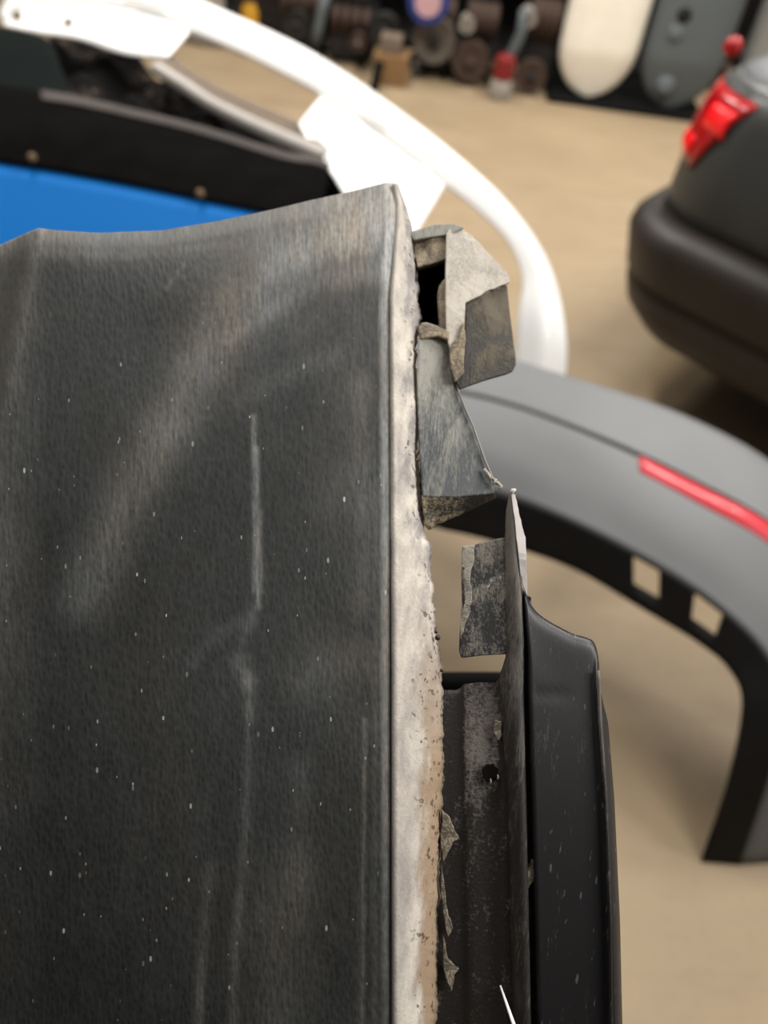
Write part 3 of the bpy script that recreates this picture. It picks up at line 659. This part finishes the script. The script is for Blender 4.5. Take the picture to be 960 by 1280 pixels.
def flange_mat():
    n = NT('dried_mud_flange'); tc = n.n('ShaderNodeUVMap'); sx = n.n('ShaderNodeSeparateXYZ'); n.l(tc.outputs[0], sx.inputs[0])
    co = n.coord('Object'); a = n.noise(n.coord('Object', (1, .35, .35)), 130, 5, .65); b = n.noise(co, 700, 3, .6); c = n.noise(co, 380, 2, .5)
    col = n.mix(n.mapr(a, .35, .65), lin(204, 196, 184), lin(158, 150, 145))
    tan = n.math('MULTIPLY', n.mapr(sx.outputs[1], 7.4, 9.6), n.mapr(n.math('ADD', sx.outputs[0], n.mapr(a, .3, .7, -.2, .2)), .45, .72))
    col = n.mix(n.math('MULTIPLY', tan, .9), col, lin(150, 126, 100))
    pits = n.math('MULTIPLY', n.mapr(c, .60, .65), n.mapr(n.math('ADD', sx.outputs[0], n.mapr(n.noise(co, 60, 2), .4, .6, -.25, .25)), .45, .75)); col = n.mix(n.math('MULTIPLY', pits, .75), col, lin(70, 52, 36))
    gr = n.math('MULTIPLY', n.mapr(n.math('ADD', a, n.mapr(sx.outputs[0], .25, .6, -.1, .1)), .52, .68), n.mapr(sx.outputs[1], 8.5, 7)); col = n.mix(n.math('MULTIPLY', gr, .55), col, lin(110, 108, 112))
    lo = n.math('MULTIPLY', n.mapr(sx.outputs[0], .35, .1), n.mapr(sx.outputs[1], 8, 12, 0, .35)); col = n.mix(lo, col, lin(150, 146, 142))
    n.base(col); n.set(Roughness=.92); n.bump(n.math('ADD', n.math('MULTIPLY', b, .5), n.math('SUBTRACT', a, n.math('MULTIPLY', pits, .6))), .55, .0008); return n.m
mb = MB(); mb.grid(rows, uv); o = mb.build('edge_flange', flange_mat(), black, smooth=True, solid=.0022, face_cam=True); o['label'] = 'edge flange caked with pale dried mud'

# back layer of the flange, seen below the wedge tab
m_tan = dirty('mud_tan', lin(96, 82, 66), lin(160, 146, 122), .35, .6, 160, bump=.6, speck=lin(60, 46, 34))
m_pale = dirty('mud_pale', lin(138, 130, 118), lin(184, 177, 166), .3, .55, 70, bump=.25, stretch=(1, .6, .6))
m_grey = dirty('dusty_grey_plastic', lin(44, 50, 54), lin(150, 148, 140), .43, .76, 95, bump=.35, stretch=(1.5, .35, .35), bias=[(1, 5.7, 4.3, .26), (0, 5.75, 6.0, -.08)])
m_flap = dirty('muddy_shaded_flap', lin(20, 17, 14), lin(72, 64, 52), .43, .60, 70, bump=.5, stretch=(1.2, .7, .7), dust2=lin(94, 86, 73), bias=[(1, 4.5, 4.25, .08), (0, 6.0, 5.82, -.10)])  # mud colours darkened to carry the shade of the bent flap
m_dark = dirty('scuffed_black_plastic', lin(30, 28, 28), lin(92, 87, 84), .56, .80, 150, rough=.42, bump=.25, stretch=(2.2, .4, .4), speck=lin(96, 92, 86))
m_tab = dirty('speckled_black_tab', lin(26, 24, 23), lin(122, 116, 106), .44, .66, 130, rough=.5, bump=.4, stretch=(1.2, .7, .7), speck=lin(150, 144, 134))
m_rib = dirty('dusty_rib', lin(30, 26, 24), lin(104, 98, 91), .46, .82, 140, rough=.55, bump=.3, stretch=(2, .3, .3), bias=[(1, .30, .0, .46), (1, .4, .7, -.10)])
m_white = simple('torn_white_plastic', lin(212, 206, 202), .7, var=.05, scale=200)
m_side = dirty('side_flange_plastic', lin(25, 24, 25), lin(68, 64, 63), .62, .9, 90, rough=.45, bump=.15, stretch=(2, .4, .4), speck=lin(80, 80, 82))
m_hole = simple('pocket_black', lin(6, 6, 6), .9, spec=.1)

# upper bracket: pocket with top bar, cheek, lower web and a bent flap
brk = None
def P(l, off): return [(x, y, db(y) + off + (e[0] if e else 0)) for x, y, *e in l]
mb = MB()
mb.plate(P([(515, 293, .004), (540, 284), (561, 281), (563, 292), (558, 324), (541, 329), (522, 334)], .016), .006)
brk = mb.build('upper_bracket', m_tan, black, bevel=.0006)
mb = MB(); mb.plate(P([(511, 290), (540, 281), (566, 279), (580, 284), (564, 293), (540, 296), (517, 300)], .0145), .004); mb.build('top_face', m_grey, brk, bevel=.0005)
rj = random.Random(5)
def jagline(pts, amp, n=5):
    out = []
    for k in range(len(pts) - 1):
        a, b = pts[k], pts[k + 1]
        for i in range(n):
            t = i / n; out.append((a[0] + (b[0] - a[0]) * t + (rj.uniform(-amp, amp) if i else 0), a[1] + (b[1] - a[1]) * t + (rj.uniform(-amp, amp) if i else 0), *( [a[2] + (b[2] - a[2]) * t] if len(a) > 2 else [])))
    out.append(pts[-1]); return out
cheek = [(558, 292, .000), (564, 282, .002)] + jagline([(572, 282, .004), (590, 294, .007), (606, 312, .010), (634, 340, .014), (637, 352, .014)], 1.0, 4) + jagline([(632, 355, .013), (606, 365, .009), (582, 378, .004)], 1.0, 4) + [(581, 400, .003), (580, 410, .003), (572, 424, .002), (563, 438, .001), (558, 420, .001), (557, 380, 0), (557, 340, 0)]
mb = MB(); mb.plate(P(cheek, .013), .004); mb.build('cheek', m_pale, brk, bevel=.0008)
mb = MB(); mb.plate(P([(559, 346), (554, 350), (549, 357), (547, 366), (548, 385), (550, 412), (560, 418)], .0155), .004); mb.build('lug', m_tan, brk, bevel=.001)
flap = [(582, 379, .006), (606, 367, .011), (634, 356, .015), (637, 385, .014), (640, 410, .013), (645, 448, .011), (645, 456, .011), (641, 464, .0105), (634, 467, .010), (606, 475, .007), (575, 486, .004), (569, 477, .004), (579, 462, .005), (581, 420, .006)]
mb = MB(); mb.plate(P(flap, .013), .003); mb.build('flap', m_flap, brk, bevel=.0005)
mb = MB(); mb.plate(P(jagline([(580, 402), (582, 420), (581, 440), (580, 466)], .6, 3) + [(569, 477), (564, 462), (562, 440), (566, 428), (574, 421)], .013), .0045); mb.build('plate_edge', m_tan, brk, bevel=.0004)
mb = MB(); mb.plate(P([(522, 412), (527, 402), (548, 408), (562, 414), (562, 426), (548, 420), (526, 424)], .0135), .004); mb.build('lower_web', m_tan, brk, bevel=.0008)
# pocket lining: box behind the opening, its shadow put into the near-black colour
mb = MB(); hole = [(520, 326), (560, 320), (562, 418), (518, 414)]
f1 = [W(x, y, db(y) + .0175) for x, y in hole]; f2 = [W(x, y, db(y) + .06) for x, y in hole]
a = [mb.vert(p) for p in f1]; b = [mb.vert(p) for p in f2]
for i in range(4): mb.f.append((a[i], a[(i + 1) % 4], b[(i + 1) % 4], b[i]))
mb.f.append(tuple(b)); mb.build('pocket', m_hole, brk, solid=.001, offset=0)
# wedge tab
mb = MB(); wedge = [(524, 408, .0), (532, 402, .002), (548, 407, .002), (560, 412, .003), (565, 440, .004), (573, 490, .005), (590, 530, .006), (605, 573, .007)] + jagline([(611, 590, .008), (619, 607, .009)], .8, 3) + [(618, 617, .008), (570, 622, .003), (528, 621, -.001), (524, 560, -.001), (521, 470, -.001)]
mb.plate(P(wedge, .0145), .003); wt = mb.build('wedge_tab', m_grey, black, bevel=.0006)
mb = MB(); mb.plate(P([(527, 619, -.001), (570, 620, .003), (618, 615, .008)] + jagline([(621, 622, .012), (590, 637, .010), (560, 650, .009), (536, 663, .008)], .8, 4) + [(530, 655, .004)], .0145), .002); mb.build('lower_face', dirty('muddy_lower_face', lin(44, 41, 38), lin(150, 134, 108), .36, .60, 110, bump=.5, speck=lin(66, 46, 28), bias=[(0, 5.5, 5.95, -.2)]), wt, bevel=.0004)
mb = MB(); mb.tube([W(x, y, db(y) + .0140 + k) for x, y, k in [(563, 428, .003), (573, 490, .004), (581, 510, .0045), (591, 532, .005), (606, 575, .006), (615, 596, .007), (618, 604, .008)]], .00042, 8); mb.build('pale_edge', simple('pale_edge_line', lin(140, 138, 130), .7), wt, smooth=True)  # paler line along the right edge of the tab
for pts in ([(614, 598), (619, 600), (617, 606)], [(617, 603), (622, 604), (627, 608), (624, 611)], [(605, 586), (611, 594), (614, 600)]):
    mb = MB(); mb.tube([W(x, y, db(y) + .0195) for x, y in pts], [.0006, .0008, .0005, .0004][:len(pts)], 7); mb.build('burr', m_pale, wt, smooth=True)
# small mud crumbs stuck on flange
for x, y, r in ((521, 566, .0011), (522, 575, .0008), (519, 437, .0009), (547, 797, .0011), (545, 790, .0007), (552, 838, .0007)):
    c = W(x, y, db(y) + .0155); mb = MB(); mb.lathe(c, P0 - c, [(r * .6, -r), (r, -r * .2), (r * .8, r * .5), (r * .3, r * .8)], 8); mb.build('mud_crumb', m_tan if y < 700 else m_rib, black, smooth=True)

# inner wall beside the rib
rows = []; uv = []
xs_in = [530, 540, 550, 560, 570, 576, 578, 581, 590, 600, 610, 620, 624, 628, 634, 642]
def itop(x): return interp([(530, 862), (574, 863), (577, 858), (581, 855), (600, 853), (620, 853), (624, 846), (628, 836), (634, 830), (642, 826)], x)
for v in rng(0, 1, 60):
    r = []
    for x in xs_in:
        y = itop(x) + (YMAX - itop(x)) * v; xx = x + (8 * (y - 860) / 480 if x > 560 else 0)
        d = db(y) + .0215 - .0012 * smooth(574, 582, x) - .002 * smooth(612, 630, x) - .0008 * math.exp(-((x - 613) / 9) ** 2 - ((y - 968) / 14) ** 2) + (-.0006 * math.exp(-((x - 590) / 18) ** 2))
        r.append(W(xx, y, d))
    rows.append(r)
rows = extend(rows)
mb = MB(); mb.grid(rows); inner = mb.build('inner_wall', None, black, smooth=True, solid=.003, face_cam=True)
def inner_mat():
    n = NT('dusty_inner_wall'); g = n.n('ShaderNodeUVMap'); sx = n.n('ShaderNodeSeparateXYZ'); n.l(g.outputs[0], sx.inputs[0]); X, Y = sx.outputs[0], sx.outputs[1]
    co = n.coord('Object'); a = n.noise(n.coord('Object', (1.6, .5, .5)), 110, 6, .7); b = n.noise(co, 750, 3, .7)
    patch_ = n.math('MULTIPLY', n.math('MULTIPLY', n.mapr(X, .36, .48), n.mapr(X, .80, .66)), n.math('MULTIPLY', n.mapr(Y, .30, .20), n.mapr(Y, -.02, .03)))
    dirt = n.mapr(n.math('ADD', n.math('ADD', n.math('MULTIPLY', patch_, .30), a), n.mapr(b, .3, .7, -.15, .15)), .58, .86)
    col = n.mix(dirt, lin(36, 32, 30), lin(116, 109, 103))
    n.base(col); n.set(Roughness=.6); n.bump(n.math('ADD', b, dirt), .35, .0006); return n.m
inner.data.materials.append(inner_mat())
# scrape marks, chips and a blind hole on the inner wall
def bits(name, poly, off, th, mat, parent, bev=.0003): 
    mb = MB(); mb.plate(P(poly, off), th); return mb.build(name, mat, parent, bevel=bev)
m_scr = dirty('scraped_mud', lin(92, 84, 74), lin(160, 148, 128), .40, .62, 200, bump=.6)
bits('mud_scrape', jagline([(552, 1012), (562, 1022), (568, 1036), (574, 1048), (566, 1054), (560, 1066), (555, 1078), (551, 1060), (552, 1012)], 1.2, 3)[:-1], .0185, .0015, m_scr, inner)
bits('mud_scrape', jagline([(552, 1080), (556, 1110), (560, 1140), (566, 1160), (560, 1172), (556, 1150), (551, 1120)], 1.0, 3), .0185, .0015, m_scr, inner)
bits('mud_scrape', jagline([(554, 1170), (560, 1200), (568, 1208), (574, 1212), (568, 1220), (565, 1240), (559, 1228), (554, 1208)], 1.0, 3), .0185, .0015, m_scr, inner)
bits('chip', jagline([(619, 900), (627, 902), (628, 920), (623, 926), (617, 915)], .8, 3), .0172, .001, m_scr, inner)
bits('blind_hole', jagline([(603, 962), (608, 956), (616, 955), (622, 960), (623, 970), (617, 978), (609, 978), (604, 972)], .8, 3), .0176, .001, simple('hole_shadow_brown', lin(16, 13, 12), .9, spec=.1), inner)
for k, (x, y) in enumerate([(613, 979), (622, 974)]):
    mb = MB(); c = W(x, y, db(y) + .0168); mb.tube([c, c + UP * .0008 + RT * .0002, c + UP * .0016 - FW * .0003], [.0003, .0003, .0002], 6); mb.build('burr', m_pale, inner, smooth=True)
# rib (blade) and side flange
RIBL = [(612, 638), (625, 635), (640, 632.5), (680, 631), (820, 632), (838, 627), (850, 624), (900, 627), (1000, 634), (1280, 641), (1340, 642)]
RIBC = [(612, 641), (640, 644), (700, 648), (745, 651), (800, 654), (860, 653), (1000, 657), (1280, 663), (1340, 664)]
rows = []
for y in rng(613, YMAX, 120):
    a, b = interp(RIBL, y), interp(RIBC, y); r = []
    for k, (t, off) in enumerate([(0, .0195), (.04, .0165), (.3, .0145), (.6, .0135), (.85, .0133), (1.0, .0142), (1.08, .0175), (1.12, .022)]):
        j = rj.uniform(-.25, .25) if k in (0, 1) else 0
        r.append(W(a + (b - a) * t + j, y, db(y) + off))
    rows.append(r)
rows = extend(rows)
mb = MB(); mb.grid(rows); mb.build('rib', m_rib, black, smooth=True, solid=.0012, face_cam=True)
SFP = [Vector(p) for p in [(652, 733, 0), (659, 748, 0), (670, 764, 0), (684, 775, 0), (700, 784, 0), (716, 792, 0), (730, 796, 0), (741, 801, 0), (746, 812, 0), (749, 830, 0)]]
XR = [(800, 745), (830, 749), (850, 753), (900, 760), (1000, 768), (1150, 775), (1280, 778), (1340, 779)]
rows = []; vsf = [0, .005, .012, .02] + rng(.03, 1, 70)
for v in vsf:
    r = []
    for k in range(41):
        t = k / 40; pt = cat(SFP, t * (len(SFP) - 1)); y = pt.y + (YMAX - pt.y) * v
        xl = interp(RIBC, y) + 1; tx = xl + (interp(XR, y) - xl) * t; q = smooth(0, .16, v); x = pt.x * (1 - q) + tx * q
        off = .0185 - .0045 * smooth(.02, .09, t) + .004 * t
        off -= .0016 * math.exp(-((t - .90) / .028) ** 2) * smooth(.0, .1, v)
        off += .0045 * smooth(.95, 1.0, t) + .002 * math.exp(-v / .008)
        off += .0003 * math.exp(-((y - 868) / 6) ** 2) * smooth(.05, .2, t) * smooth(.7, .4, t)
        r.append(W(x, y, db(y) + off))
    rows.append(r)
rows = extend(rows)
mb = MB(); mb.grid(rows); mb.build('side_flange', m_side, black, smooth=True, solid=.0028, face_cam=True)
mb = MB(); mb.tube([W(interp(XR, y) - interp([(835, 3), (900, 10), (1280, 14)], y), y, db(y) + .0155) for y in rng(838, YMAX, 40)], .0007, 8); mb.build('bead', m_rib, black, smooth=True)
bits('chip', jagline([(658, 1092), (664, 1078), (671, 1068), (673, 1080), (668, 1100), (660, 1112)], 1.0, 3), .0160, .002, m_scr, black)
# torn white edge at the blade tip, on its right side
tear = jagline([(639, 615, 0), (644, 618, 0), (648, 636, 0), (652, 655, 0), (657, 672, 0), (658, 700, 0), (659, 745, .003)], .7, 4) + jagline([(653, 730, .002), (650, 712, .001), (648, 690, 0), (645, 665, 0), (642, 640, 0)], .5, 3)
o = bits('torn_edge', tear, .0128, .0014, m_white, black, .0003); o['label'] = 'whitened torn plastic edge'
mb = MB(); mb.tube([W(639, 617, db(617) + .013), W(641, 613, db(613) + .0128), W(645, 612, db(613) + .0126)], [.0007, .0009, .0004], 7); mb.build('burr', m_white, black, smooth=True)
# clip tab left of the blade
ct = [(578, 684)] + jagline([(592, 682), (612, 676), (633, 672)], .5, 3) + [(635, 740), (634, 818), (600, 820), (577, 823), (574, 815), (575, 790), (578, 760), (577, 720)]
mb = MB(); mb.plate(P(ct, .0165), .002); tb = mb.build('clip_tab', m_tab, black, bevel=.0005)
bits('folded_edge', [(578, 683, 0)] + jagline([(594, 681, 0), (593, 700, 0), (588, 720, 0), (590, 745, 0), (588, 765, 0), (581, 782, 0), (576, 800, 0)], 1.2, 3) + [(575, 780, .001), (578, 750, .001), (577, 715, .001)], .0158, .001, dirty('pale_tab_edge', lin(104, 100, 92), lin(158, 152, 140), .35, .6, 150, bump=.5), tb)
# dark rolled lip further back, seen through the gap
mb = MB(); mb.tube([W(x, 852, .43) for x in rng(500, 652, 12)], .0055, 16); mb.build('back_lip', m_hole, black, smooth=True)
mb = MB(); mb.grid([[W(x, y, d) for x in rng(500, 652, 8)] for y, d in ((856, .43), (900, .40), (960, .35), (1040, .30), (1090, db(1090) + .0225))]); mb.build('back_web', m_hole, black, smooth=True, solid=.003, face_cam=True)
# thin white bristle at the bottom
mb = MB(); mb.tube([W(625.5, 1232, .2645), W(633, 1254, .2600), W(642, 1280, .2545), W(656, 1322, .2455), W(668, 1360, .244)], [.0003, .00045, .0006, .0007, .0007], 10)
o = mb.build('plastic_strand', simple('white_strand', (.9, .88, .88, 1), .5, var=.02), None, smooth=True); tag(o, 'thin white plastic strand lying on the inner wall of the black bumper end', 'strand')
